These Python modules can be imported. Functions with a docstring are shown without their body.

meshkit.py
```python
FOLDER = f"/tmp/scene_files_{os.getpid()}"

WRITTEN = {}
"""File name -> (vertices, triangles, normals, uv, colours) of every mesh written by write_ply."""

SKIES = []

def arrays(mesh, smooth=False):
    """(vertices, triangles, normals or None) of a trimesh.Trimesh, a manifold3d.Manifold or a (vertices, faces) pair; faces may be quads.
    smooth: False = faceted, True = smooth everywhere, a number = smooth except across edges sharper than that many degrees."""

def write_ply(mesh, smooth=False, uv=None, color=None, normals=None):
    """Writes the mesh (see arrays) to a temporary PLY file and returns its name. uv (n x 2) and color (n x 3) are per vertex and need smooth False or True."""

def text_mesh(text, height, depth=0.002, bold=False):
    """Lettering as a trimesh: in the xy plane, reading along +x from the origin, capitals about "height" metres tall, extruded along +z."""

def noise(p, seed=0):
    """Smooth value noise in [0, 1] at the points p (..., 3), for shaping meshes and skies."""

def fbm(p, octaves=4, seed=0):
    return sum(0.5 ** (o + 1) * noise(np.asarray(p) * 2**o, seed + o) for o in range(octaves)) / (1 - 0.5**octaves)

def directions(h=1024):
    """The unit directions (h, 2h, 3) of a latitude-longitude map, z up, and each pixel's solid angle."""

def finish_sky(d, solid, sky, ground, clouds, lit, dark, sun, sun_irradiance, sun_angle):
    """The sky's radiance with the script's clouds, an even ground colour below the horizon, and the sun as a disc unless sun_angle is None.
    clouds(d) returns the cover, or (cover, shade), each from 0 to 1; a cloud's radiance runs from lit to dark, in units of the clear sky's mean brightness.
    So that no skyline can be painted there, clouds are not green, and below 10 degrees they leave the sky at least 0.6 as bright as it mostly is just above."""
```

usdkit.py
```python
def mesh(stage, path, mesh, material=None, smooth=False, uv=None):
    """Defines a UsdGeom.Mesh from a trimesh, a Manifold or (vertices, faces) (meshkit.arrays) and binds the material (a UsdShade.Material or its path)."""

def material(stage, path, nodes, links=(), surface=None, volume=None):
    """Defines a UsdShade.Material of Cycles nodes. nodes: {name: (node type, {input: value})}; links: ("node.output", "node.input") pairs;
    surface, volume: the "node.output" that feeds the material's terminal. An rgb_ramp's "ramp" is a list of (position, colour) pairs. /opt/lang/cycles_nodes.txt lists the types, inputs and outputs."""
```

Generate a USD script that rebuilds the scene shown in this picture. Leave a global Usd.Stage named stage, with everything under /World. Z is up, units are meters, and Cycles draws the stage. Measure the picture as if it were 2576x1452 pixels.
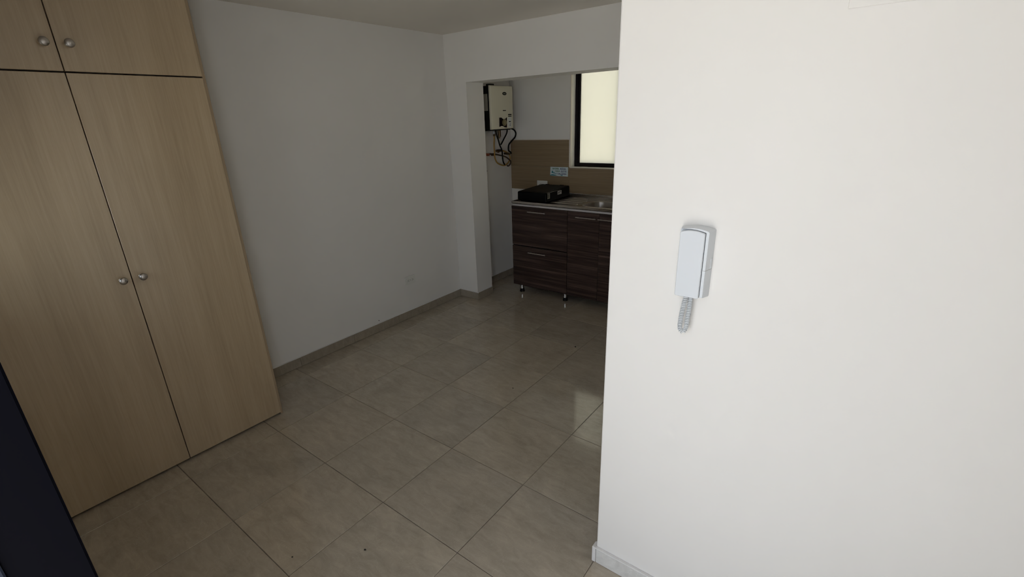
import math, random
import numpy as np
import trimesh
import manifold3d as m3
import usdkit, meshkit
from shapely.geometry import Polygon, box as sbox, Point
from shapely import affinity
from pxr import Usd, UsdGeom, UsdLux, UsdShade, Gf, Sdf, Vt

random.seed(7)
rng = np.random.default_rng(7)
stage = Usd.Stage.CreateInMemory()
UsdGeom.SetStageUpAxis(stage, UsdGeom.Tokens.z)
UsdGeom.SetStageMetersPerUnit(stage, 1.0)
stage.SetDefaultPrim(UsdGeom.Xform.Define(stage, '/World').GetPrim())
UsdGeom.Scope.Define(stage, '/World/Looks')

# ------------------------------------------------------------------ camera, sky, exposure
cam = UsdGeom.Camera.Define(stage, '/World/camera')
ROT = ((0.79385, 0.60709, -0.03505), (-0.18555, 0.29761, 0.93648), (0.57896, -0.73692, 0.34891))
EYE = (1.481, -0.512, 1.591)
cam.AddTransformOp().Set(Gf.Matrix4d(*[c for r in ROT for c in (*r, 0)], *EYE, 1))
cam.CreateHorizontalApertureAttr(36.0)
cam.CreateVerticalApertureAttr(36.0 * 1452 / 2576)
cam.CreateFocalLengthAttr(16.648)
cam.CreateHorizontalApertureOffsetAttr(0.3325)
cam.CreateVerticalApertureOffsetAttr(0.2293)
cam.CreateClippingRangeAttr(Gf.Vec2f(0.02, 200))
cam.CreateExposureAttr(-0.43)
sky = UsdLux.DomeLight.Define(stage, '/World/sky')
sky.CreateColorAttr(Gf.Vec3f(0.91, 0.985, 1.10))
sky.CreateIntensityAttr(1.0)
sun = UsdLux.DistantLight.Define(stage, '/World/sun')        # comes along the house front: lights the ground outside, not the room
sun.CreateColorAttr(Gf.Vec3f(1.0, 0.97, 0.93))
sun.CreateIntensityAttr(4.2)
sun.CreateAngleAttr(0.6)
sun.CreateNormalizeAttr(True)
SUN = (0.62, 0.045, 0.78)
sun.AddTransformOp().Set(Gf.Matrix4d().SetRotate(Gf.Rotation(Gf.Vec3d(0, 0, 1), Gf.Vec3d(*SUN))))

# ------------------------------------------------------------------ materials
LK = '/World/Looks/'
def MAT(name, nodes, links, surface='p.BSDF'):
    return usdkit.material(stage, LK + name, nodes, links, surface=surface)
def plain(name, col, rough=0.5, metal=0.0, **kw):
    return MAT(name, {'p': ('principled_bsdf', dict(base_color=col, roughness=rough, metallic=metal, **kw))}, [])
def plaster(name, col, dirt=0.03):
    lo = tuple(c * (1 - dirt) for c in col)
    return MAT(name, {
        'g': ('geometry', {}),
        'n': ('noise_texture', {'scale': 1.6, 'detail': 4.0, 'roughness': 0.6}),
        'r': ('rgb_ramp', {'ramp': [(0.3, lo), (0.7, col)]}),
        'f': ('noise_texture', {'scale': 90.0, 'detail': 3.0}),
        'b': ('bump', {'strength': 0.12, 'distance': 0.002}),
        'p': ('principled_bsdf', {'roughness': 0.62, 'specular_ior_level': 0.3})},
        [('g.position', 'n.vector'), ('n.fac', 'r.fac'), ('r.color', 'p.base_color'), ('g.position', 'f.vector'), ('f.fac', 'b.height'), ('b.normal', 'p.normal')])
def wood(name, stops, scale, rough, spec=0.5, fine=(1, 1, 1), bump=0.05, spread=40.0):
    """grain stretched along an axis by scale; every board is shifted by its own random number"""
    return MAT(name, {
        'g': ('geometry', {}), 'o': ('object_info', {}),
        'k': ('combine_xyz', {}), 'mm': ('math', {'math_type': 'multiply', 'value2': spread}),
        'a': ('vector_math', {'math_type': 'add'}),
        'm': ('mapping', {'scale': scale}), 'm2': ('mapping', {'scale': fine}),
        'n': ('noise_texture', {'scale': 1.0, 'detail': 5.0, 'roughness': 0.62, 'distortion': 0.35}),
        'n2': ('noise_texture', {'scale': 1.0, 'detail': 3.0, 'roughness': 0.7}),
        'x': ('mix_float', {'fac': 0.42}),
        'r': ('rgb_ramp', {'ramp': stops}),
        'b': ('bump', {'strength': bump, 'distance': 0.001}),
        'p': ('principled_bsdf', {'roughness': rough, 'specular_ior_level': spec})},
        [('o.random', 'mm.value1'), ('mm.value', 'k.x'), ('mm.value', 'k.y'), ('mm.value', 'k.z'), ('g.position', 'a.vector1'), ('k.vector', 'a.vector2'),
         ('a.vector', 'm.vector'), ('a.vector', 'm2.vector'), ('m.vector', 'n.vector'), ('m2.vector', 'n2.vector'), ('n.fac', 'x.a'), ('n2.fac', 'x.b'),
         ('x.result', 'r.fac'), ('r.color', 'p.base_color'), ('x.result', 'b.height'), ('b.normal', 'p.normal')])

M = {}
M['wall'] = plaster('wall_paint', (0.84, 0.815, 0.775))
M['ceiling'] = plaster('ceiling_paint', (0.84, 0.79, 0.71))
M['bead'] = plain('bead_cream', (0.80, 0.74, 0.66), 0.5)
M['grout'] = MAT('grout', {'g': ('geometry', {}), 'n': ('noise_texture', {'scale': 5.0, 'detail': 3.0}), 'r': ('rgb_ramp', {'ramp': [(0.35, (0.10, 0.075, 0.055)), (0.65, (0.24, 0.20, 0.16))]}), 'p': ('principled_bsdf', {'roughness': 0.9})},
                 [('g.position', 'n.vector'), ('n.fac', 'r.fac'), ('r.color', 'p.base_color')])
def tile_mat(name, tone):
    c = lambda a: tuple(x * a * t for x, t in zip((0.43, 0.370, 0.290), tone))
    return MAT(name, {
        'g': ('geometry', {}), 'o': ('object_info', {}), 'mm': ('math', {'math_type': 'multiply', 'value2': 60.0}), 'k': ('combine_xyz', {}), 'a': ('vector_math', {'math_type': 'add'}),
        'ms': ('mapping', {'rotation': (0.0, 0.0, 0.35), 'scale': (1.0, 3.4, 1.0)}),
        'n': ('noise_texture', {'scale': 3.6, 'detail': 6.0, 'roughness': 0.62, 'distortion': 0.9}),
        's': ('noise_texture', {'scale': 9.0, 'detail': 8.0, 'roughness': 0.68, 'distortion': 0.8}),
        'xf': ('mix_float', {'fac': 0.55}),
        'v': ('noise_texture', {'scale': 15.0, 'detail': 4.0, 'roughness': 0.55, 'distortion': 2.6}),
        'r': ('rgb_ramp', {'ramp': [(0.30, c(0.74)), (0.5, c(0.98)), (0.68, c(1.18))]}),
        'rv': ('rgb_ramp', {'ramp': [(0.0, (0, 0, 0)), (0.488, (0, 0, 0)), (0.5, (1, 1, 1)), (0.512, (0, 0, 0)), (1.0, (0, 0, 0))]}),
        'fv': ('math', {'math_type': 'multiply', 'value2': 0.30}), 'bw': ('rgb_to_bw', {}),
        'x': ('mix', {'mix_type': 'mix', 'color2': c(1.45)}),
        'f': ('noise_texture', {'scale': 26.0, 'detail': 4.0, 'distortion': 1.5}),
        'b': ('bump', {'strength': 0.05, 'distance': 0.003}),
        'rr': ('map_range', {'from_min': 0.3, 'from_max': 0.7, 'to_min': 0.07, 'to_max': 0.13}),
        'p': ('principled_bsdf', {'specular_ior_level': 1.0})},
        [('o.random', 'mm.value1'), ('mm.value', 'k.x'), ('mm.value', 'k.y'), ('g.position', 'a.vector1'), ('k.vector', 'a.vector2'), ('a.vector', 'n.vector'), ('a.vector', 'ms.vector'), ('ms.vector', 's.vector'), ('a.vector', 'v.vector'), ('a.vector', 'f.vector'),
         ('n.fac', 'xf.a'), ('s.fac', 'xf.b'), ('xf.result', 'r.fac'), ('v.fac', 'rv.fac'), ('rv.color', 'bw.color'), ('bw.val', 'fv.value1'), ('fv.value', 'x.fac'), ('r.color', 'x.color1'), ('x.color', 'p.base_color'),
         ('f.fac', 'b.height'), ('b.normal', 'p.normal'), ('n.fac', 'rr.value'), ('rr.result', 'p.roughness')])
TILES = [tile_mat('floor_tile_a', (1, 1, 1)), tile_mat('floor_tile_b', (0.96, 0.96, 0.97)), tile_mat('floor_tile_c', (1.04, 1.03, 1.02))]
M['skirting'] = tile_mat('skirting_tile', (0.80, 0.79, 0.78))
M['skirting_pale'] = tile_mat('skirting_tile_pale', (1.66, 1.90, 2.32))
M['mortar'] = plain('white_mortar', (0.72, 0.70, 0.68), 0.8)
M['oak'] = wood('light_oak_laminate', [(0.28, (0.385, 0.285, 0.175)), (0.5, (0.465, 0.355, 0.225)), (0.72, (0.53, 0.415, 0.275))], (9.0, 9.0, 0.55), 0.26, 0.8, fine=(120.0, 120.0, 4.0))
M['oak_edge'] = plain('oak_edge_band', (0.36, 0.27, 0.17), 0.5)
M['closet_in'] = plain('closet_inside', (0.05, 0.035, 0.025), 0.8)
M['dark_wood'] = wood('dark_walnut_laminate', [(0.32, (0.010, 0.005, 0.004)), (0.45, (0.031, 0.017, 0.013)), (0.56, (0.070, 0.043, 0.035)), (0.70, (0.155, 0.107, 0.092))], (1.3, 1.3, 42.0), 0.40, 0.3, fine=(2.5, 2.5, 170.0))
M['carcass'] = plain('cabinet_carcass', (0.02, 0.014, 0.012), 0.7)
M['splash'] = wood('brown_streaked_laminate', [(0.28, (0.195, 0.135, 0.075)), (0.5, (0.265, 0.19, 0.112)), (0.72, (0.33, 0.245, 0.15))], (1.0, 1.0, 48.0), 0.42, 0.4, fine=(2.0, 2.0, 220.0))
M['alu'] = plain('aluminium_strip', (0.62, 0.61, 0.60), 0.45, 0.6)
M['steel'] = MAT('stainless_steel', {'g': ('geometry', {}), 'm': ('mapping', {'scale': (3.0, 140.0, 140.0)}), 'n': ('noise_texture', {'scale': 1.0, 'detail': 3.0}), 'rr': ('map_range', {'from_min': 0.3, 'from_max': 0.7, 'to_min': 0.16, 'to_max': 0.30}),
                 'p': ('principled_bsdf', {'base_color': (0.46, 0.43, 0.39), 'metallic': 1.0})}, [('g.position', 'm.vector'), ('m.vector', 'n.vector'), ('n.fac', 'rr.value'), ('rr.result', 'p.roughness')])
M['bowl_steel'] = plain('bowl_steel', (0.42, 0.39, 0.355), 0.34, 1.0)
M['nickel'] = plain('brushed_nickel', (0.52, 0.49, 0.46), 0.32, 1.0)
M['chrome'] = plain('chrome', (0.75, 0.74, 0.73), 0.12, 1.0)
M['black'] = plain('black_enamel', (0.0012, 0.0012, 0.0014), 0.4, specular_ior_level=0.12)
M['rubber'] = plain('black_rubber', (0.004, 0.0028, 0.0025), 0.6, specular_ior_level=0.2)
M['navy'] = plain('navy_painted_steel', (0.0012, 0.0012, 0.0034), 0.55, specular_ior_level=0.05)
M['navy_light'] = plain('grey_navy_steel', (0.022, 0.027, 0.042), 0.6, specular_ior_level=0.15)
M['frame'] = plain('dark_brown_aluminium', (0.006, 0.0035, 0.005), 0.5, specular_ior_level=0.2)
M['white_plastic'] = plain('white_plastic', (0.68, 0.705, 0.73), 0.38, specular_ior_level=0.35)
M['white_plastic2'] = plain('white_plastic_cord', (0.64, 0.665, 0.68), 0.45, specular_ior_level=0.35)
M['plate'] = plain('outlet_plate', (0.78, 0.77, 0.72), 0.4)
M['slot'] = plain('slot_dark', (0.03, 0.028, 0.025), 0.7)
M['cream'] = plain('cream_enamel', (0.72, 0.68, 0.54), 0.35)
M['casing'] = plain('dark_casing', (0.006, 0.006, 0.005), 0.55, specular_ior_level=0.2)
M['label_grey'] = plain('grey_label', (0.30, 0.29, 0.24), 0.5)
M['maroon'] = plain('maroon_panel', (0.009, 0.002, 0.0028), 0.5, specular_ior_level=0.08)
M['amber'] = plain('olive_knob', (0.24, 0.20, 0.10), 0.35)
M['paper'] = plain('sticker_paper', (0.70, 0.71, 0.68), 0.6)
M['ink'] = plain('black_ink', (0.006, 0.005, 0.005), 0.7, specular_ior_level=0.2)
M['yellow_hose'] = plain('yellow_hose', (0.42, 0.24, 0.055), 0.45)
M['orange_hose'] = plain('amber_hose', (0.36, 0.19, 0.08), 0.45)
M['brown_hose'] = plain('brown_hose', (0.055, 0.030, 0.016), 0.5)
M['copper'] = plain('copper', (0.50, 0.16, 0.09), 0.35, 0.8)
M['brass'] = plain('dark_brass', (0.13, 0.085, 0.045), 0.4, 0.8)
M['sign_white'] = plain('sign_pale_blue', (0.62, 0.72, 0.74), 0.4)
M['sign_green'] = plain('sign_green', (0.02, 0.14, 0.035), 0.4)
M['sign_blue'] = plain('sign_navy', (0.012, 0.016, 0.13), 0.4)
M['sign_teal'] = plain('sign_teal', (0.02, 0.20, 0.24), 0.4)
M['speck'] = plain('dark_crumb', (0.02, 0.014, 0.01), 0.9)
M['concrete'] = plain('pale_concrete', (0.66, 0.64, 0.60), 0.9)
M['glass'] = MAT('frosted_glass', {'d': ('translucent_bsdf', {'color': (0.82, 0.795, 0.69)}), 'c': ('diffuse_bsdf', {'color': (0.5, 0.5, 0.46)}), 'g': ('glossy_bsdf', {'color': (1, 1, 1), 'roughness': 0.35}),
                                   'x': ('mix_closure', {'fac': 0.08}), 'fr': ('fresnel', {'IOR': 1.45}), 'y': ('mix_closure', {})},
                 [('d.BSDF', 'x.closure1'), ('c.BSDF', 'x.closure2'), ('fr.fac', 'y.fac'), ('x.closure', 'y.closure1'), ('g.BSDF', 'y.closure2')], surface='y.closure')

M['clear_glass'] = MAT('clear_glass', {'t': ('transparent_bsdf', {'color': (0.95, 0.97, 0.96)}), 'g': ('glossy_bsdf', {'color': (1, 1, 1), 'roughness': 0.0}), 'fr': ('fresnel', {'IOR': 1.45}), 'y': ('mix_closure', {})},
                       [('fr.fac', 'y.fac'), ('t.BSDF', 'y.closure1'), ('g.BSDF', 'y.closure2')], surface='y.closure')

# ------------------------------------------------------------------ naming and shape helpers
USED = {}
def numbered(parent, name):
    n = USED.setdefault((str(parent), name), 0)
    USED[(str(parent), name)] = n + 1
    return f'{parent}/{name}' + (f'_{n:03d}' if n else '')
def tag(p, label=None, cat=None, group=None, kind=None):
    for k, v in (('label', label), ('category', cat), ('group', group), ('kind', kind)):
        if v:
            p.SetCustomDataByKey(k, v)
    return p
LOC = {}
def thing(name, label, cat, loc=(0, 0, 0), group=None, kind=None):
    path = numbered('/World', name)
    x = UsdGeom.Xform.Define(stage, path)
    x.AddTranslateOp().Set(Gf.Vec3d(*map(float, loc)))
    LOC[path] = np.array(loc, float)
    return tag(x.GetPrim(), label, cat, group, kind)
def arr(mesh):
    if hasattr(mesh, 'to_mesh'):
        mm = mesh.to_mesh()
        return trimesh.Trimesh(np.array(mm.vert_properties)[:, :3], np.array(mm.tri_verts), process=False)
    return mesh
def obj(name, mesh, mat, parent=None, smooth=False, label=None):
    """one Mesh prim; its points are given in world coordinates and stored relative to the thing's base"""
    up = '/World' if parent is None else str(parent.GetPath())
    path = numbered(up, name)
    top = '/'.join(path.split('/')[:3])
    m = arr(mesh).copy()
    if parent is not None:
        m.apply_translation(-LOC.get(top, np.zeros(3)))
    p = usdkit.mesh(stage, path, m, M[mat] if isinstance(mat, str) else mat, smooth=smooth).GetPrim()
    return tag(p, label)
def J(*ms):
    return trimesh.util.concatenate([arr(m) for m in ms])
def bx(x0, x1, y0, y1, z0, z1, c=0.0):
    """box with chamfered edges"""
    if c <= 0:
        m = trimesh.creation.box((x1 - x0, y1 - y0, z1 - z0)); m.apply_translation(((x0 + x1) / 2, (y0 + y1) / 2, (z0 + z1) / 2)); return m
    pts = []
    for x, sx in ((x0, 1), (x1, -1)):
        for y, sy in ((y0, 1), (y1, -1)):
            for z, sz in ((z0, 1), (z1, -1)):
                pts += [(x, y + sy * c, z + sz * c), (x + sx * c, y, z + sz * c), (x + sx * c, y + sy * c, z)]
    return trimesh.convex.convex_hull(np.array(pts))
def rbox(x0, x1, y0, y1, z0, z1, r, n=24):
    s = m3.Manifold.sphere(r, n)
    return m3.Manifold.batch_hull([s.translate((x, y, z)) for x in (x0 + r, x1 - r) for y in (y0 + r, y1 - r) for z in (z0 + r, z1 - r)])
def cyl(p0, p1, r, n=24):
    p0, p1 = np.array(p0, float), np.array(p1, float)
    return trimesh.creation.cylinder(radius=r, segment=np.array([p0, p1]), sections=n)
def spline(pts, n=80):
    from scipy.interpolate import CubicSpline
    pts = np.array(pts, float); t = np.r_[0, np.cumsum(np.linalg.norm(np.diff(pts, axis=0), axis=1))]
    return CubicSpline(t, pts)(np.linspace(0, t[-1], n))
def tube(path, r, n=10):
    path = np.array(path, float); T = np.gradient(path, axis=0); T /= np.linalg.norm(T, axis=1, keepdims=True)
    u = np.cross(T[0], (0, 0, 1.0)); u = np.cross(T[0], (1.0, 0, 0)) if np.linalg.norm(u) < 1e-3 else u
    u /= np.linalg.norm(u); V = []
    a = np.linspace(0, 2 * np.pi, n, endpoint=False)
    for p, t in zip(path, T):
        u = u - t * (u @ t); u /= np.linalg.norm(u); w = np.cross(t, u)
        V.append(p + r * (np.cos(a)[:, None] * u + np.sin(a)[:, None] * w))
    V = np.vstack(V); F = []
    for i in range(len(path) - 1):
        for k in range(n):
            b, c = i * n + k, i * n + (k + 1) % n
            F += [(b, c, c + n), (b, c + n, b + n)]
    e = (len(path) - 1) * n
    V = np.vstack([V, path[0], path[-1]]); s = len(V) - 2
    for k in range(n):
        F += [(s, (k + 1) % n, k), (s + 1, e + k, e + (k + 1) % n)]
    return trimesh.Trimesh(V, F, process=False)
def lathe(profile, n=36):
    return trimesh.creation.revolve(np.array(profile, float), sections=n)
def aim(mesh, axis, at):
    """turns +z into axis and moves the origin to at"""
    m = mesh.copy(); m.apply_transform(trimesh.geometry.align_vectors((0, 0, 1), axis)); m.apply_translation(at); return m
def prism(poly, plane, d0, d1):
    """extrudes a 2-D shape: plane 'xz' (depth along y), 'yz' (depth along x) or 'xy' (depth along z)"""
    out = []
    for g in getattr(poly, 'geoms', [poly]):
        m = trimesh.creation.extrude_polygon(g, d1 - d0, engine='earcut'); v = m.vertices.copy()
        if plane == 'xz':
            v = np.c_[v[:, 0], d0 + v[:, 2], v[:, 1]]
        elif plane == 'yz':
            v = np.c_[d0 + v[:, 2], v[:, 0], v[:, 1]]
        else:
            v = np.c_[v[:, 0], v[:, 1], d0 + v[:, 2]]
        m = trimesh.Trimesh(v, m.faces, process=False)
        if m.volume < 0:
            m.invert()
        out.append(m)
    return trimesh.util.concatenate(out)
def rrect(x0, x1, y0, y1, r):
    return sbox(x0 + r, y0 + r, x1 - r, y1 - r).buffer(r, quad_segs=6)
def words(text, h, x, y, z, depth=0.0006, bold=True, plane='xz', width=None):
    """flat lettering whose left end of the baseline is at the given point; xz reads along +x seen from -y, yz reads along +y seen from +x"""
    m = meshkit.text_mesh(text, h, depth, bold); v = m.vertices.copy()
    if width:
        v[:, 0] = (v[:, 0] - v[:, 0].min()) * width / np.ptp(v[:, 0])
    if plane == 'xz':
        v = np.c_[x + v[:, 0], y - v[:, 2], z + v[:, 1]]
    else:
        v = np.c_[x + v[:, 2], y + v[:, 0], z + v[:, 1]]
    return trimesh.Trimesh(v, m.faces, process=False)

# ------------------------------------------------------------------ the room
XL, XR, HALL = -1.50, 0.905, 2.60        # left wall, corner of the entry wall, end of the hall
Y0, YE, YB, YC = -0.482, 0.735, 3.478, 2.63
ZC, ZB = 2.24, 1.877
OUT0 = -0.63                             # outer face of the front wall
DX0, DX1, DZ = 0.66, 1.72, 2.15          # entrance opening
FX0, FX1, FZ0, FZ1 = -1.00, 0.30, 1.00, 1.55   # front window beside the closet, out of the picture
def structure(name, label):
    return thing(name, label, None, kind='structure')
def struct_mesh(name, mesh, mat, label, smooth=False):
    p = obj(name, mesh, mat, None, smooth); return tag(p, label, kind='structure')
struct_mesh('wall_left', prism(Polygon([(-1.62, OUT0), (XL, OUT0), (XL, 2.70), (-1.62, 2.70)]), 'xy', -0.05, ZC), 'wall', 'long white plastered wall on the left running from the closet to the pier')
struct_mesh('wall_kitchen', bx(-1.62, -1.475, 2.70, 3.62, -0.05, ZC), 'wall', 'white kitchen side wall that carries the water heater')
mid = prism(Polygon([(XL - 0.02, -0.02), (-1.28, -0.02), (-1.28, ZB), (XR + 0.06, ZB), (XR + 0.06, ZC + 0.02), (XL - 0.02, ZC + 0.02)]), 'xz', YC, 2.845)
struct_mesh('wall_middle', mid, 'wall', 'white pier and dropped beam framing the kitchen opening')
WX0, WX1, WZ0, WZ1 = -0.797, 0.06, 1.144, 2.03
back = prism(Polygon([(-1.62, -0.05), (XR + 0.12, -0.05), (XR + 0.12, ZC), (-1.62, ZC)], [[(WX0, WZ0), (WX1, WZ0), (WX1, WZ1), (WX0, WZ1)]]), 'xz', YB, 3.62)
struct_mesh('wall_back', back, 'wall', 'white kitchen back wall with the frosted window')
cor = Polygon([(XR + 0.005, YE), (HALL + 0.12, YE), (HALL + 0.12, YE + 0.12), (XR + 0.12, YE + 0.12), (XR + 0.12, YB + 0.02), (XR, YB + 0.02), (XR, YE + 0.005), (XR + 0.0015, YE + 0.0015)])
struct_mesh('wall_right', prism(cor, 'xy', -0.05, ZC), 'wall', 'brightly lit white wall that carries the door phone')
struct_mesh('wall_hall', bx(HALL, HALL + 0.12, OUT0, YE + 0.06, -0.05, ZC), 'wall', 'white wall closing the entrance hall, out of view')
front = prism(Polygon([(-1.62, -0.05), (DX0 - 0.05, -0.05), (DX0 - 0.05, DZ + 0.05), (DX1 + 0.05, DZ + 0.05), (DX1 + 0.05, -0.05), (HALL + 0.12, -0.05), (HALL + 0.12, ZC), (-1.62, ZC)], [[(FX0, FZ0), (FX1, FZ0), (FX1, FZ1), (FX0, FZ1)]]), 'xz', OUT0, Y0)
struct_mesh('wall_front', front, 'wall', 'white front wall around the entrance opening, behind the camera')
struct_mesh('ceiling', bx(-1.62, HALL + 0.12, OUT0, 3.62, ZC, ZC + 0.15), 'ceiling', 'plain off-white plastered ceiling')
struct_mesh('ground', bx(-9, 11, -12, OUT0, -0.25, -0.04), 'concrete', 'pale concrete ground outside the entrance')
struct_mesh('ground', bx(-9, 11, 3.75, 12, -0.25, -0.04), 'concrete', 'pale concrete ground behind the kitchen window')

# floor: every tile a slab with eased edges on a recessed grout bed
fl = structure('floor', 'floor of beige-grey square stoneware tiles with dark joints')
obj('grout_bed', bx(-1.62, HALL + 0.12, OUT0, 3.62, -0.06, -0.0022), 'grout', fl)
S, g = 0.45, 0.0014
def tile_slab(x0, x1, y0, y1, dz):
    return bx(x0 + g, x1 - g, y0 + g, y1 - g, -0.012, dz, 0.0010)
k = 0
for i in range(-2, 8):
    for j in range(-4, 6):
        x0, x1, y0, y1 = max(j * S, XL), min((j + 1) * S, HALL), max(i * S, OUT0), min((i + 1) * S, YB)
        if x1 - x0 < 0.02 or y1 - y0 < 0.02 or (x0 > XR and y0 > YE):
            continue
        obj('tile', tile_slab(x0, x1, y0, y1, rng.uniform(-0.0003, 0.0003)), TILES[k % 3 if rng.random() < 0.7 else rng.integers(3)], fl); k += 1

# skirting: pieces of the same stoneware, with mortar along the top
def skirting(name, label, runs, mat='skirting'):
    """runs: (axis, from, to, face position, outward sign, first joint)"""
    t = structure(name, label)
    for ax, a, b, face, sg, j0 in runs:
        cuts = [a] + [c for c in np.arange(j0, b, 0.45) if a + 0.03 < c < b - 0.03] + [b]
        for c0, c1 in zip(cuts[:-1], cuts[1:]):
            q = sorted((face, face + sg * 0.010))
            obj('skirting_tile', bx(q[0], q[1], c0 + 0.001, c1 - 0.001, 0.0015, 0.069, 0.001) if ax == 'y' else bx(c0 + 0.001, c1 - 0.001, q[0], q[1], 0.0015, 0.069, 0.001), mat, t)
        q = sorted((face, face + sg * 0.0075))
        obj('mortar_line', bx(q[0], q[1], a, b, 0.066, 0.0715, 0.001) if ax == 'y' else bx(a, b, q[0], q[1], 0.066, 0.0715, 0.001), 'mortar', t)
    return t
skirting('baseboard_left', 'low beige tile skirting along the left wall', [('y', 0.57, YC, XL, 1, 0.495)])
skirting('baseboard_middle', 'low beige tile skirting wrapped round the foot of the pier', [('x', XL + 0.010, -1.27, YC, -1, 9), ('y', YC, 2.845, -1.28, 1, 9)])
skirting('baseboard_kitchen', 'low dark-looking tile skirting in the kitchen corner beside the cabinet', [('y', 2.86, YB, -1.475, 1, 3.2), ('x', -1.465, 0.3, YB, -1, 9)])
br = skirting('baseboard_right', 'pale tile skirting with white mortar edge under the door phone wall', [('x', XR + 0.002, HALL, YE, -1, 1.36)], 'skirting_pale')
obj('mortar_line', bx(XR, HALL, YE - 0.0125, YE, 0.0690, 0.0735, 0.0015), 'mortar', br)
obj('mortar_end', bx(XR - 0.013, XR + 0.0015, YE - 0.0115, YE + 0.02, 0.001, 0.0725, 0.002), 'mortar', br)
for a, b in ((YE + 0.02, 1.36), (1.36, 1.81), (1.81, 2.26), (2.26, 2.63)):
    obj('skirting_tile', bx(XR - 0.010, XR, a + 0.001, b - 0.001, 0.0015, 0.069, 0.001), 'skirting_pale', br)

# entrance frame (dark steel) at the left edge of the picture
dr = structure('door_1', 'dark navy steel frame of the entrance opening')
obj('jamb', bx(DX0 - 0.05, DX0, -0.615, Y0, 0.0, DZ + 0.05, 0.003), 'navy', dr)
obj('jamb', bx(DX1, DX1 + 0.05, -0.615, Y0, 0.0, DZ + 0.05, 0.003), 'navy', dr)
obj('head', bx(DX0, DX1, -0.615, Y0, DZ, DZ + 0.05, 0.003), 'navy', dr)
obj('door_stop', bx(DX0, DX0 + 0.006, -0.600, -0.560, 0.0, DZ, 0.002), 'navy_light', dr)
obj('door_stop', bx(DX1 - 0.006, DX1, -0.600, -0.560, 0.0, DZ, 0.002), 'navy_light', dr)

# kitchen window
wn = structure('window_1', 'frosted kitchen window in a dark brown frame above the sink')
FY = 3.560
def wframe(x0, x1, z0, z1, w, y0, y1):
    return prism(Polygon([(x0, z0), (x1, z0), (x1, z1), (x0, z1)], [[(x0 + w, z0 + w), (x1 - w, z0 + w), (x1 - w, z1 - w), (x0 + w, z1 - w)]]), 'xz', y0, y1)
obj('frame', wframe(WX0, WX1, WZ0, WZ1, 0.026, FY, FY + 0.05), 'frame', wn)
obj('sash', wframe(WX0 + 0.024, (WX0 + WX1) / 2 + 0.02, WZ0 + 0.012, WZ1 - 0.024, 0.022, FY + 0.008, FY + 0.030), 'frame', wn)
obj('sash', wframe((WX0 + WX1) / 2 - 0.02, WX1 - 0.024, WZ0 + 0.012, WZ1 - 0.024, 0.022, FY + 0.030, FY + 0.048), 'frame', wn)
obj('pane', bx(WX0 + 0.044, (WX0 + WX1) / 2, WZ0 * 0 + FY + 0.018, FY + 0.019, WZ0 + 0.032, WZ1 - 0.044), 'glass', wn)
obj('pane', bx((WX0 + WX1) / 2, WX1 - 0.044, FY + 0.038, FY + 0.039, WZ0 + 0.032, WZ1 - 0.044), 'glass', wn)
obj('edge_bead', J(bx(WX0 - 0.003, WX0 + 0.008, YB - 0.009, YB + 0.012, WZ0 - 0.004, WZ1, 0.002), bx(WX0, WX1, YB - 0.009, YB + 0.012, WZ0 - 0.005, WZ0 + 0.006, 0.002)), 'bead', wn)

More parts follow.
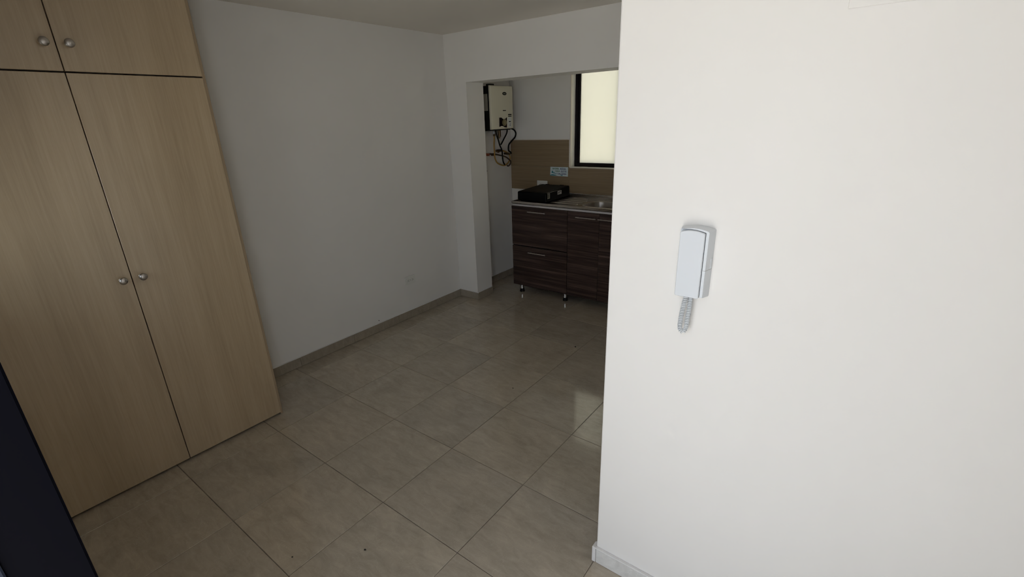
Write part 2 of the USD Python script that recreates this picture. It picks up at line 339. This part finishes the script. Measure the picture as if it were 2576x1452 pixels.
# clear front window between closet and entrance: out of the picture, its daylight is on closet and floor
wf = structure('window_2', 'clear front window beside the closet, out of view')
obj('frame', wframe(FX0, FX1, FZ0, FZ1, 0.030, OUT0 + 0.02, OUT0 + 0.07), 'frame', wf)
obj('mullion', bx((FX0 + FX1) / 2 - 0.018, (FX0 + FX1) / 2 + 0.018, OUT0 + 0.025, OUT0 + 0.065, FZ0 + 0.03, FZ1 - 0.03, 0.002), 'frame', wf)
for gx0, gx1 in ((FX0 + 0.03, (FX0 + FX1) / 2 - 0.018), ((FX0 + FX1) / 2 + 0.018, FX1 - 0.03)):
    obj('pane', bx(gx0, gx1, OUT0 + 0.043, OUT0 + 0.047, FZ0 + 0.03, FZ1 - 0.03), 'clear_glass', wf)

# ------------------------------------------------------------------ closet
cl = thing('closet', 'tall built-in light oak laminate closet with four doors and round nickel knobs', 'closet', (-1.05, 0.06, 0))
XF = -1.05
obj('carcass', J(bx(XL, XF - 0.019, -0.46, 0.552, 0.012, 0.03), bx(XL, XF - 0.019, -0.46, 0.530, 1.80, 1.835), bx(XL + 0.0, XL + 0.01, -0.46, 0.552, 0.0, ZC - 0.004), bx(XF - 0.2, XF - 0.024, -0.44, 0.53, 0.0, ZC - 0.004)), 'closet_in', cl)
obj('side_panel', bx(XL, XF - 0.0045, 0.5495, 0.5625, 0.0, ZC - 0.003, 0.001), 'oak_edge', cl, label='darker edge strip of the side panel')
obj('side_panel', bx(XL, XF - 0.020, -0.478, -0.46, 0.0, ZC - 0.003, 0.001), 'oak_edge', cl)
def knob(door, y, z):
    prof = [(r_ * 0.86, z_) for r_, z_ in [(0, 0), (0.0125, 0), (0.0130, 0.002), (0.0085, 0.005), (0.0070, 0.010), (0.0085, 0.0145), (0.0145, 0.0175), (0.0180, 0.0215), (0.0185, 0.0255), (0.0165, 0.0290), (0.0105, 0.0315), (0.0040, 0.0325), (0, 0.0326)]]
    obj('knob', aim(lathe(prof, 40), (1, 0, 0), (XF - 0.0005, y, z)), 'nickel', door, smooth=50, label='round brushed nickel knob')
for z0, z1, zk in ((0.012, 1.8135, 0.987), (1.8195, ZC - 0.006, 1.916)):
    for y0, y1, yk in ((-0.4285, 0.0575, 0.022), (0.0610, 0.5490, 0.096)):
        d = obj('door', bx(XF - 0.018, XF, y0, y1, z0, z1, 0.0012), 'oak', cl)
        knob(d, yk, zk)

# ------------------------------------------------------------------ kitchen units
YF, ZD0, ZD1 = 3.008, 0.075, 0.836
def bar_handle(front, x0, x1, z):
    obj('handle', J(rbox(x0, x1, YF - 0.026, YF - 0.018, z - 0.0045, z + 0.0045, 0.0025, 10), cyl((x0 + 0.022, YF - 0.020, z), (x0 + 0.022, YF + 0.001, z), 0.0035, 12), cyl((x1 - 0.022, YF - 0.020, z), (x1 - 0.022, YF + 0.001, z), 0.0035, 12)), 'nickel', front, smooth=40, label='slim steel bar handle')
def unit(name, label, x0, x1, legs):
    t = thing(name, label, 'kitchen cabinet', ((x0 + x1) / 2, 3.2, 0))
    a0, a1, b0, b1 = x0 + 0.001, x1 - 0.001, YF + 0.0195, 3.44
    cube = lambda u0, u1, v0, v1, w0, w1: m3.Manifold.cube((u1 - u0, v1 - v0, w1 - w0)).translate((u0, v0, w0))
    obj('carcass', cube(a0, a1, b0, b1, 0.078, 0.836) - cube(a0 + 0.016, a1 - 0.016, b0 - 0.01, b1 - 0.006, 0.095, 0.90), 'carcass', t)
    for lx, ly in legs:
        l = obj('leg', cyl((lx, ly, 0.012), (lx, ly, 0.079), 0.0165), 'chrome', t, smooth=40, label='chrome leg')
        obj('foot', aim(lathe([(0, 0), (0.0225, 0), (0.0225, 0.008), (0.019, 0.016), (0.0172, 0.030), (0, 0.030)], 28), (0, 0, 1), (lx, ly, 0)), 'rubber', l, smooth=40, label='black plastic foot')
    return t
dc = unit('drawer_cabinet', 'dark walnut base cabinet with two deep drawers under the stove', -1.140, -0.5475, [(-1.064, 3.046), (-0.582, 3.046), (-1.052, 3.40), (-0.572, 3.40)])
for z0, z1, zh in ((ZD0, 0.4645, 0.416), (0.4725, ZD1, 0.796)):
    f = obj('drawer', bx(-1.1395, -0.5495, YF, YF + 0.018, z0, z1, 0.0010), 'dark_wood', dc)
    bar_handle(f, -0.952, -0.761, zh)
sc = unit('sink_cabinet', 'dark walnut base cabinet with tall doors under the steel sink', -0.5465, 0.0535, [(0.02, 3.052), (-0.50, 3.40), (0.02, 3.40)])
for x0, x1, h0, h1 in ((-0.5450, -0.2485, -0.460, -0.272), (-0.2465, 0.0525, -0.2535, -0.065)):
    f = obj('door', bx(x0, x1, YF, YF + 0.018, ZD0, ZD1, 0.0010), 'dark_wood', sc)
    bar_handle(f, h0, h1, 0.7915)

# worktop: aluminium-edged board under a pressed steel sink top
CX0, CX1, CY0, CY1, ZT = -1.126, 0.12, 2.990, 3.467, 0.876
wt = thing('sink_worktop', 'stainless steel kitchen worktop with drainer ridges and a pressed sink bowl', 'worktop', (-0.5, 3.2, ZD1))
bowl = rrect(-0.458, -0.02, 3.056, 3.352, 0.085)
obj('board', prism(sbox(CX0 + 0.006, CY0 + 0.004, CX1, CY1 - 0.002).difference(bowl.buffer(0.002)), 'xy', 0.842, 0.858), 'alu', wt, label='pale aluminium edge of the board under the steel')
def loopshell(loops):
    """skin between closed loops of equal length"""
    n = len(loops[0]); V = np.vstack(loops); F = []
    for a in range(len(loops) - 1):
        for q in range(n):
            b, c = a * n + q, a * n + (q + 1) % n
            F += [(b, c, c + n), (b, c + n, b + n)]
    return V, F, n
def ring(poly, d, z, n=160):
    p = poly.buffer(d, quad_segs=16).exterior
    return np.array([(*p.interpolate(t, normalized=True).coords[0], z) for t in np.linspace(0, 1, n, endpoint=False)])
hole = bowl.buffer(0.004)
top = prism(sbox(CX0 + 0.002, CY0 + 0.002, CX1, CY1 - 0.004).difference(hole), 'xy', ZT - 0.0022, ZT)
lip = J(rbox(CX0, CX1, CY0, CY0 + 0.014, ZT - 0.014, ZT + 0.0085, 0.0045, 16), rbox(CX0, CX0 + 0.013, CY0, CY1, ZT - 0.014, ZT + 0.0075, 0.0045, 16))
up = rbox(CX0, CX1, CY1 - 0.012, CY1, ZT - 0.01, ZT + 0.031, 0.004, 12)
obj('steel_top', J(top, lip), 'steel', wt, smooth=35)
obj('upstand', up, 'steel', wt, smooth=35)
L = [ring(bowl, 0.010, ZT - 0.001), ring(bowl, 0.009, ZT + 0.0022), ring(bowl, 0.005, ZT + 0.0034), ring(bowl, 0.0, ZT + 0.001), ring(bowl, -0.006, ZT - 0.012), ring(bowl, -0.014, ZT - 0.115), ring(bowl, -0.022, ZT - 0.138), ring(bowl, -0.045, ZT - 0.147), ring(bowl, -0.110, ZT - 0.149)]
V, F, n = loopshell(L)
V = np.vstack([V, [(-0.24, 3.204, ZT - 0.150)]]); e = (len(L) - 1) * n
F += [(e + q, e + (q + 1) % n, len(V) - 1) for q in range(n)]
bm = trimesh.Trimesh(V, F, process=False)
obj('bowl', bm, 'bowl_steel', wt, smooth=50, label='pressed sink bowl')
obj('drain', aim(lathe([(0, 0), (0.038, 0), (0.038, 0.003), (0.03, 0.004), (0.026, 0.001), (0, 0.001)], 32), (0, 0, 1), (-0.24, 3.204, ZT - 0.1495)), 'chrome', wt, smooth=40)
for y, xr in ((3.120, -0.507), (3.201, -0.505), (3.284, -0.503), (3.356, -0.533), (3.418, -0.585)):
    r = m3.Manifold.sphere(1.0, 20).scale((0.010, 0.0095, 0.0075))
    obj('drainer_ridge', m3.Manifold.hull(r.translate((-1.05, y, ZT)) + r.translate((xr - 0.012, y, ZT))), 'steel', wt, smooth=40)

# backsplash boards on the back wall
bs = thing('backsplash', 'brown wood-grain laminate backsplash behind the stove and sink', 'backsplash', (-0.6, YB, 0.9))
YS = YB - 0.006
obj('panel', bx(-1.474, -0.8005, YS, YB, 1.1405, 1.388, 0.0008), 'splash', bs)
obj('panel', bx(-1.474, -0.8005, YS, YB, 0.9160, 1.1395, 0.0008), 'splash', bs)
obj('panel', bx(-0.8000, 0.44, YS, YB, 0.9085, 1.1385, 0.0008), 'splash', bs)
obj('edge_strip', J(bx(-1.474, -0.800, YB - 0.0075, YB, 1.388, 1.394, 0.001), bx(-0.806, -0.800, YB - 0.0075, YB, 1.147, 1.394, 0.001)), 'bead', bs)

# stove
sv = thing('tabletop_stove', 'low black tabletop gas stove standing on the steel worktop', 'stove', (-0.945, 3.255, ZT))
SX0, SX1, SY0, SY1, SZ = -1.098, -0.786, 3.046, 3.460, ZT + 0.0062
a = m3.Manifold.sphere(0.013, 24); cnr = []
for x in (SX0 + 0.013, SX1 - 0.013):
    for y, zt in ((SY0 + 0.013, SZ + 0.083), (SY1 - 0.013, SZ + 0.098)):
        cnr += [a.translate((x, y, SZ + 0.014)), a.translate((x, y, zt - 0.013))]
obj('body', m3.Manifold.batch_hull(cnr), 'black', sv, smooth=30)
for x in (SX0 + 0.03, SX1 - 0.03):
    for y in (SY0 + 0.03, SY1 - 0.03):
        obj('foot', cyl((x, y, ZT + 0.0002), (x, y, SZ + 0.012), 0.012, 20), 'rubber', sv, smooth=40)
ang = math.atan2(0.015, SY1 - SY0 - 0.026)
def on_top(m):
    m = arr(m).copy(); m.apply_transform(trimesh.transformations.rotation_matrix(ang, (1, 0, 0))); m.apply_translation(((SX0 + SX1) / 2, SY0 + 0.013, SZ + 0.083)); return m
obj('lid', on_top(prism(rrect(-0.138, 0.138, 0.010, 0.378, 0.02), 'xy', -0.003, 0.0012)), 'black', sv, label='flat black lid')
for hx in (-0.10, 0.06):
    obj('lid_hinge', on_top(cyl((hx, 0.384, 0.000), (hx + 0.04, 0.384, 0.000), 0.004, 14)), 'black', sv, smooth=40)
obj('trim_strip', bx(SX1 - 0.004, SX1 + 0.0012, SY0 + 0.02, SY0 + 0.24, SZ + 0.0795, SZ + 0.0815, 0.0004), 'nickel', sv)
st = obj('barcode_sticker', bx(SX1 - 0.001, SX1 + 0.0006, 3.068, 3.108, SZ + 0.027, SZ + 0.075), 'label_grey', sv, label='pale barcode sticker')
obj('barcode', J(*[bx(SX1, SX1 + 0.0010, 3.071 + q * 0.0042, 3.071 + q * 0.0042 + (0.0012, 0.0022, 0.0016)[q % 3], SZ + 0.034, SZ + 0.069) for q in range(6)]), 'ink', st)
pl = obj('name_plate', bx(SX1 - 0.001, SX1 + 0.0006, 3.238, 3.310, SZ + 0.042, SZ + 0.075), 'alu', sv, label='small rectangular maker plate')
w = np.linspace(0, 1, 14)
sw = Polygon(np.r_[np.c_[3.250 + 0.050 * w, SZ + 0.0505 + 0.009 * np.sin(w * 2.6) + 0.004 * w], np.c_[3.300 - 0.050 * w, SZ + 0.0625 - 0.004 * w + 0.0045 * np.sin((1 - w) * 3.0)]]).buffer(0)
obj('plate_mark', prism(sw, 'yz', SX1 + 0.0004, SX1 + 0.0011), 'ink', pl)

# outlets
def outlet(name, label, plane, u0, u1, z0, z1, face, sg):
    c = ((u0 + u1) / 2, face, z0) if plane == 'xz' else (face, (u0 + u1) / 2, z0)
    t = thing(name, label, 'electrical outlet', c)
    def P(poly, d0, d1):
        lo, hi = sorted((face + sg * d0, face + sg * d1)); return prism(poly, plane, lo, hi)
    obj('cover_plate', P(rrect(u0, u1, z0, z1, 0.004), 0.0, 0.0055), 'plate', t)
    um, zm, hz = (u0 + u1) / 2, (z0 + z1) / 2, (z1 - z0)
    for s in (-1, 1):
        uc = um + s * 0.0195
        r = obj('receptacle', P(rrect(uc - 0.0145, uc + 0.0145, zm - 0.0165, zm + 0.0165, 0.008), 0.0045, 0.0072), 'plate', t)
        obj('slots', P(sbox(uc - 0.005, zm + 0.004, uc + 0.005, zm + 0.0062).union(sbox(uc - 0.004, zm - 0.0075, uc + 0.004, zm - 0.0055)).union(Point(uc + s * 0.0095, zm - 0.001).buffer(0.0026, quad_segs=5)), 0.0070, 0.0076), 'slot', r)
    obj('screw', P(Point(um, zm).buffer(0.003, quad_segs=6), 0.005, 0.0065), 'nickel', t)
outlet('wall_outlet', 'white double outlet low on the left wall', 'yz', 1.962, 2.072, 0.297, 0.370, XL, 1)
outlet('wall_outlet', 'white double outlet on the backsplash, half hidden behind the stove', 'xz', -1.158, -1.040, 0.934, 1.010, YS, -1)

# water-saving sign
sg = thing('water_sign', 'pale blue sign about saving water stuck on the backsplash under the window', 'sign', (-0.912, YS, 1.06))
pts = [(-1.010, 1.061), (-0.815, 1.059), (-0.813, 1.145), (-1.006, 1.144)]
obj('plate', prism(Polygon(pts), 'xz', YS - 0.0015, YS), 'sign_white', sg)
yt = YS - 0.0015
obj('lettering', J(words('AHORRA', 0.0135, -0.985, yt, 1.121, width=0.074), words('CADA', 0.0135, -0.952, yt, 1.099, width=0.050)), 'sign_green', sg)
obj('lettering', J(words('AGUA,', 0.0155, -0.900, yt, 1.1195, width=0.066), words('GOTA', 0.0150, -0.892, yt, 1.0965, width=0.062), words('VALIOSA', 0.0155, -0.928, yt, 1.0735, width=0.098)), 'sign_blue', sg)
obj('lettering', words('ES', 0.0125, -0.957, yt, 1.0755, width=0.021), 'sign_teal', sg)
drop = lambda x, z, r: Polygon([(x, z + 2.1 * r)] + [(x + r * math.cos(t), z + r * math.sin(t)) for t in np.linspace(math.radians(25), math.radians(-205), 18)])
wx = np.linspace(-1.009, -0.872, 30)
wave = Polygon(np.r_[np.c_[wx, 1.0685 + 0.0055 * np.sin((wx + 1.009) * 52)], np.c_[wx[::-1], 0 * wx + 1.0635]]).buffer(0)
obj('water_graphic', prism(drop(-0.984, 1.094, 0.0085).union(drop(-0.967, 1.088, 0.0060)).union(wave), 'xz', yt - 0.0006, yt), 'sign_teal', sg)

# ------------------------------------------------------------------ water heater on the kitchen's left wall
XN, HX = -1.475, -1.305
HY0, HY1, HZ0, HZ1 = 2.966, 3.300, 1.502, 1.866
wh = thing('water_heater', 'cream gas water heater with dark casing hung on the kitchen wall', 'water heater', (XN, 3.13, HZ0))
obj('casing', bx(XN, HX - 0.020, HY0 + 0.004, HY1 - 0.004, HZ0 + 0.004, HZ1 - 0.003, 0.003), 'casing', wh, label='near-black side casing')
cv = m3.Manifold.batch_hull([m3.Manifold.sphere(0.007, 20).translate((HX - 0.009, y, z)) for y in (HY0 + 0.013, HY1 - 0.007) for z in (HZ0 + 0.007, HZ1 - 0.007)] + [m3.Manifold.sphere(0.003, 16).translate((HX - 0.020, y, z)) for y in (HY0 + 0.009, HY1 - 0.003) for z in (HZ0 + 0.003, HZ1 - 0.003)])
obj('front_cover', cv, 'cream', wh, smooth=30, label='cream enamelled front cover')
HF = HX - 0.002
obj('side_label', bx(XN + 0.060, HX - 0.034, HY0 + 0.0028, HY0 + 0.006, 1.660, 1.798), 'label_grey', wh, label='grey rating label on the side')
ell = lambda y, z, a, b: affinity.scale(Point(y, z).buffer(1, quad_segs=12), a, b)
lg = obj('logo_badge', prism(ell(3.174, 1.8015, 0.030, 0.0125), 'yz', HF - 0.001, HF + 0.0012), 'ink', wh, label='small black oval badge')
obj('badge_line', prism(rrect(3.155, 3.193, 1.7985, 1.8045, 0.002), 'yz', HF + 0.001, HF + 0.0018), 'label_grey', lg)
obj('print_line', prism(sbox(3.143, 1.656, 3.189, 1.6625), 'yz', HF - 0.001, HF + 0.0006), 'ink', wh)
cy = np.linspace(0, 1, 16)
topc = np.c_[3.088 + 0.108 * cy, 1.600 - 0.016 * np.sin(np.clip((cy - 0.25) / 0.75, 0, 1) * np.pi)]
botc = np.c_[3.192 - 0.108 * cy, 1.513 + 0.010 * cy + 0.010 * np.sin(np.clip(cy * 1.4 - 0.35, 0, 1) * np.pi)]
cp = obj('control_panel', prism(Polygon(np.r_[topc, botc]).buffer(0), 'yz', HF - 0.002, HF + 0.004), 'maroon', wh, label='dark maroon control panel with wavy edges')
obj('control_knob', J(prism(ell(3.153, 1.558, 0.030, 0.030), 'yz', HF + 0.003, HF + 0.009), prism(ell(3.153, 1.558, 0.022, 0.024), 'yz', HF + 0.009, HF + 0.016)), 'amber', cp, label='olive oval knob')
obj('sticker', J(prism(sbox(3.221, 1.606, 3.273, 1.613), 'yz', HF - 0.001, HF + 0.0006), prism(sbox(3.221, 1.619, 3.273, 1.628), 'yz', HF - 0.001, HF + 0.0006)), 'ink', wh)
s2 = obj('sticker', prism(sbox(3.210, 1.512, 3.268, 1.600), 'yz', HF - 0.001, HF + 0.0006), 'paper', wh, label='white instruction sticker')
obj('sticker_print', J(prism(sbox(3.229, 1.560, 3.258, 1.5665), 'yz', HF, HF + 0.0012), prism(Polygon([(3.240, 1.528), (3.247, 1.546), (3.252, 1.546), (3.246, 1.534), (3.254, 1.526)]), 'yz', HF, HF + 0.0012)), 'ink', s2)
obj('flue_collar', J(bx(-1.365, -1.316, 2.985, 3.043, HZ1 - 0.006, HZ1 + 0.013, 0.003)), 'casing', wh)
obj('base_plate', bx(XN + 0.02, HX - 0.012, HY0 + 0.012, HY1 - 0.035, HZ0 - 0.010, HZ0 + 0.006, 0.002), 'casing', wh)
obj('gas_inlet', cyl((-1.425, 3.152, 1.440), (-1.425, 3.152, HZ0 - 0.006), 0.011, 18), 'brass', wh, smooth=40)
obj('relief_plug', J(cyl((-1.40, 3.117, 1.478), (-1.40, 3.117, HZ0 - 0.004), 0.007, 16), arr(m3.Manifold.sphere(0.0115, 20).translate((-1.40, 3.117, 1.470)))), 'white_plastic', wh, smooth=40, label='white plastic plug')
obj('water_filter', J(cyl((-1.40, 3.198, 1.432), (-1.40, 3.198, HZ0 - 0.006), 0.016, 22), cyl((-1.40, 3.197, 1.418), (-1.40, 3.197, 1.434), 0.010, 18)), 'brass', wh, smooth=40)
def hose(name, label, x, pts, r, mat, depth=None, n=90):
    xs = [x] * len(pts) if depth is None else depth
    p = spline([(q, *t) for q, t in zip(xs, pts)], n)
    o = obj(name, tube(p, r, 12), mat, None, smooth=True); return tag(o, label, 'hose')
hose('gas_hose', 'yellow gas hose hanging in a loop below the water heater', -1.425, [(3.152, 1.452), (3.150, 1.421), (3.144, 1.364), (3.145, 1.30), (3.146, 1.28), (3.153, 1.257), (3.168, 1.230), (3.201, 1.195), (3.256, 1.171), (3.313, 1.160), (3.361, 1.171), (3.394, 1.194), (3.412, 1.226), (3.403, 1.254), (3.372, 1.278), (3.321, 1.296), (3.270, 1.301)], 0.0065, 'yellow_hose', depth=[-1.425] * 5 + [-1.43, -1.435, -1.44, -1.44, -1.44, -1.44, -1.44, -1.44, -1.445, -1.45, -1.452, -1.455])
hose('water_hose', 'black hose running straight down from the water heater across the loop', -1.40, [(3.153, 1.500), (3.156, 1.452), (3.182, 1.400), (3.201, 1.354), (3.227, 1.314), (3.235, 1.267), (3.238, 1.228), (3.253, 1.187), (3.267, 1.174)], 0.0065, 'rubber')
hose('water_hose', 'short black hose slanting from heater down to the long hose', -1.385, [(3.303, 1.497), (3.301, 1.474), (3.259, 1.422), (3.217, 1.379), (3.197, 1.362)], 0.0065, 'rubber')
hose('water_hose', 'brown hose curling from the wall valve round the loop bottom', -1.43, [(3.099, 1.284), (3.169, 1.275), (3.240, 1.260), (3.313, 1.238), (3.363, 1.210), (3.386, 1.188), (3.379, 1.164), (3.337, 1.156)], 0.0065, 'brown_hose', depth=[-1.462, -1.445, -1.425, -1.415, -1.415, -1.415, -1.42, -1.42])
hose('power_cable', 'thick black cable bulging out to the right of the water heater', -1.40, [(3.296, 1.512), (3.330, 1.508), (3.399, 1.497), (3.442, 1.479), (3.461, 1.455), (3.451, 1.422), (3.420, 1.400), (3.378, 1.376), (3.342, 1.349), (3.335, 1.320), (3.337, 1.300), (3.362, 1.284), (3.376, 1.267)], 0.0075, 'rubber')
vs = thing('shutoff_valve', 'dark brass gas valve on the wall inside the hose loop', 'valve', (XN, 3.25, 1.30))
obj('body', J(cyl((XN, 3.245, 1.302), (-1.452, 3.245, 1.302), 0.012, 18), cyl((-1.455, 3.213, 1.304), (-1.455, 3.285, 1.300), 0.0105, 18), arr(m3.Manifold.sphere(0.016, 20).translate((-1.452, 3.240, 1.300)))), 'brass', vs, smooth=40)
obj('lever', rbox(-1.443, -1.432, 3.205, 3.262, 1.307, 1.315, 0.003, 10), 'rubber', vs, smooth=40)
vt = thing('shutoff_valve', 'small brass water valve on the wall where the brown hose starts', 'valve', (XN, 3.16, 1.27))
obj('body', J(cyl((XN, 3.160, 1.272), (-1.45, 3.160, 1.272), 0.010, 18), cyl((-1.458, 3.143, 1.273), (-1.458, 3.181, 1.271), 0.009, 18)), 'brass', vt, smooth=40)
obj('lever', rbox(-1.450, -1.441, 3.145, 3.175, 1.278, 1.285, 0.003, 10), 'rubber', vt, smooth=40)
vu = thing('shutoff_valve', 'dark valve at the right of the hose loop where the cable ends', 'valve', (XN, 3.36, 1.27))
obj('body', J(cyl((XN, 3.365, 1.268), (-1.425, 3.365, 1.268), 0.010, 18), cyl((-1.43, 3.340, 1.268), (-1.43, 3.392, 1.262), 0.0095, 18)), 'brass', vu, smooth=40)
cs = thing('copper_stub', 'short capped copper pipe stub beside the pier edge', 'pipe', (XN, 3.07, 1.279))
obj('pipe', J(cyl((XN, 3.068, 1.280), (-1.446, 3.068, 1.280), 0.0095, 20)), 'copper', cs, smooth=40)
obj('cap', J(cyl((-1.452, 3.050, 1.281), (-1.452, 3.092, 1.277), 0.0125, 20)), 'copper', cs, smooth=40)
ph = obj('drilled_hole', aim(lathe([(0, 0), (0.011, 0), (0.009, 0.002), (0, 0.001)], 16), (1, 0, 0), (XN - 0.0005, 3.076, 1.128)), 'speck', None)
tag(ph, 'dark drilled hole in the kitchen wall below the copper stub', 'hole')

# ------------------------------------------------------------------ door phone
dp = thing('door_phone', 'white wall-mounted door phone with handset on the bright wall', 'door phone', (1.148, YE, 1.13))
def arched(x0, x1, z0, z1, rise, r=0.004):
    """rounded outline whose top is a shallow arch"""
    t = np.linspace(0, 1, 21)
    p = Polygon([(x0, z0), (x1, z0)] + [(x1 + (x0 - x1) * q, z1 + rise * (1 - (2 * q - 1) ** 2)) for q in t])
    return p.buffer(-r, quad_segs=5).buffer(r, quad_segs=5)
def lofted(*steps):
    """convex solid through shapes of the xz plane, each at its own y"""
    return m3.Manifold.hull_points(np.vstack([np.c_[np.array(p.exterior.coords)[:, 0], np.full(len(p.exterior.coords), y), np.array(p.exterior.coords)[:, 1]] for p, y in steps]))
def base_solid(e):
    return lofted((arched(1.1060 - e, 1.1900 + e, 1.1330 - e, 1.3130 + e, 0.0065), YE), (arched(1.1105 - e, 1.1850 + e, 1.1358 - e, 1.3122 + e, 0.0065), YE - 0.028), (arched(1.1125, 1.1825 + e, 1.1375, 1.3108 + e, 0.0065), YE - 0.034 - e))
pocket = lofted((arched(1.0900, 1.1757, 1.1000, 1.3085, 0.0060, 0.002), YE - 0.024), (arched(1.0900, 1.1757, 1.1000, 1.3085, 0.0060, 0.002), YE - 0.060))
obj('wall_base', base_solid(0) - pocket, 'white_plastic', dp, smooth=25)
slab = lambda x0, x1, y0, y1, z0, z1: m3.Manifold.cube((x1 - x0, y1 - y0, z1 - z0)).translate((x0, y0, z0))
obj('seam', (base_solid(0.0002) - pocket) ^ slab(1.1765, 1.2, YE - 0.06, YE - 0.003, 1.2105, 1.2113), 'label_grey', dp)
obj('call_button', base_solid(0.0011) ^ slab(1.1840, 1.2, YE - 0.0125, YE - 0.0045, 1.2130, 1.2400), 'white_plastic', dp, smooth=25)
hs = lofted((arched(1.1132, 1.1743, 1.1345, 1.3068, 0.0056), YE - 0.0250), (arched(1.1132, 1.1743, 1.1345, 1.3068, 0.0056), YE - 0.0376), (arched(1.1146, 1.1728, 1.1359, 1.3052, 0.0056), YE - 0.0394))
h = obj('handset', hs, 'white_plastic', dp, smooth=25, label='flat white handset lying in the base')
# coiled cord hanging in a narrow loop
path = spline([(1.1432, YE - 0.030, 1.142), (1.1420, YE - 0.033, 1.132), (1.1388, YE - 0.034, 1.109), (1.1356, YE - 0.034, 1.079), (1.1342, YE - 0.033, 1.051), (1.1362, YE - 0.031, 1.0365), (1.1418, YE - 0.0275, 1.0300), (1.1470, YE - 0.024, 1.0375), (1.1484, YE - 0.022, 1.054), (1.1497, YE - 0.021, 1.081), (1.1506, YE - 0.021, 1.106), (1.1506, YE - 0.022, 1.142)], 900)
seg = np.r_[0, np.cumsum(np.linalg.norm(np.diff(path, axis=0), axis=1))]
pitch = 0.0049
tt = np.gradient(path, axis=0); tt /= np.linalg.norm(tt, axis=1, keepdims=True)
n1 = np.cross(tt, (0, 1.0, 0)); n1 /= np.linalg.norm(n1, axis=1, keepdims=True); n2 = np.cross(tt, n1)
ph_ = 2 * np.pi * seg / pitch
hel = path + 0.0043 * (np.cos(ph_)[:, None] * n1 + np.sin(ph_)[:, None] * n2)
obj('coiled_cord', tube(hel, 0.0021, 8), 'white_plastic2', dp, smooth=True, label='coiled white cord hanging in a loop')

cpv = thing('cover_plate', 'thin white blank cover plate high on the wall above the door phone', 'cover plate', (1.56, YE, 1.766))
obj('plate', bx(1.378, 1.745, YE - 0.0035, YE, 1.766, 2.14, 0.0012), 'wall', cpv)

# ------------------------------------------------------------------ specks
def crumb(x, y, r, label, z=0.0):
    m = trimesh.creation.icosphere(2, 1.0); v = m.vertices * (1 + 0.5 * (meshkit.noise(m.vertices * 2.2 + x * 9) - 0.5)[:, None]); m = trimesh.Trimesh(v * (r, r * 0.8, r * 0.5), m.faces)
    m.apply_translation((x, y, z - m.vertices[:, 2].min()))
    tag(obj('crumb', m, 'speck', None, smooth=True), label, 'crumb')
crumb(0.143, 0.243, 0.0045, 'largest dark crumb on the floor tiles in the foreground')
crumb(-0.066, 0.053, 0.0035, 'small dark crumb on a tile nearest the closet')
crumb(-0.038, 2.263, 0.0060, 'dark crumb at a tile corner near the sink cabinet')
crumb(-0.082, 1.547, 0.0040, 'tiny dark crumb in the middle of the tiled floor')
nh = obj('nail_hole', aim(lathe([(0, 0), (0.0045, 0), (0.003, 0.0015), (0, 0.001)], 12), (1, 0, 0), (XL - 0.0004, 1.648, 0.092)), 'speck', None)
tag(nh, 'tiny dark nail hole low on the left wall above the skirting', 'hole')
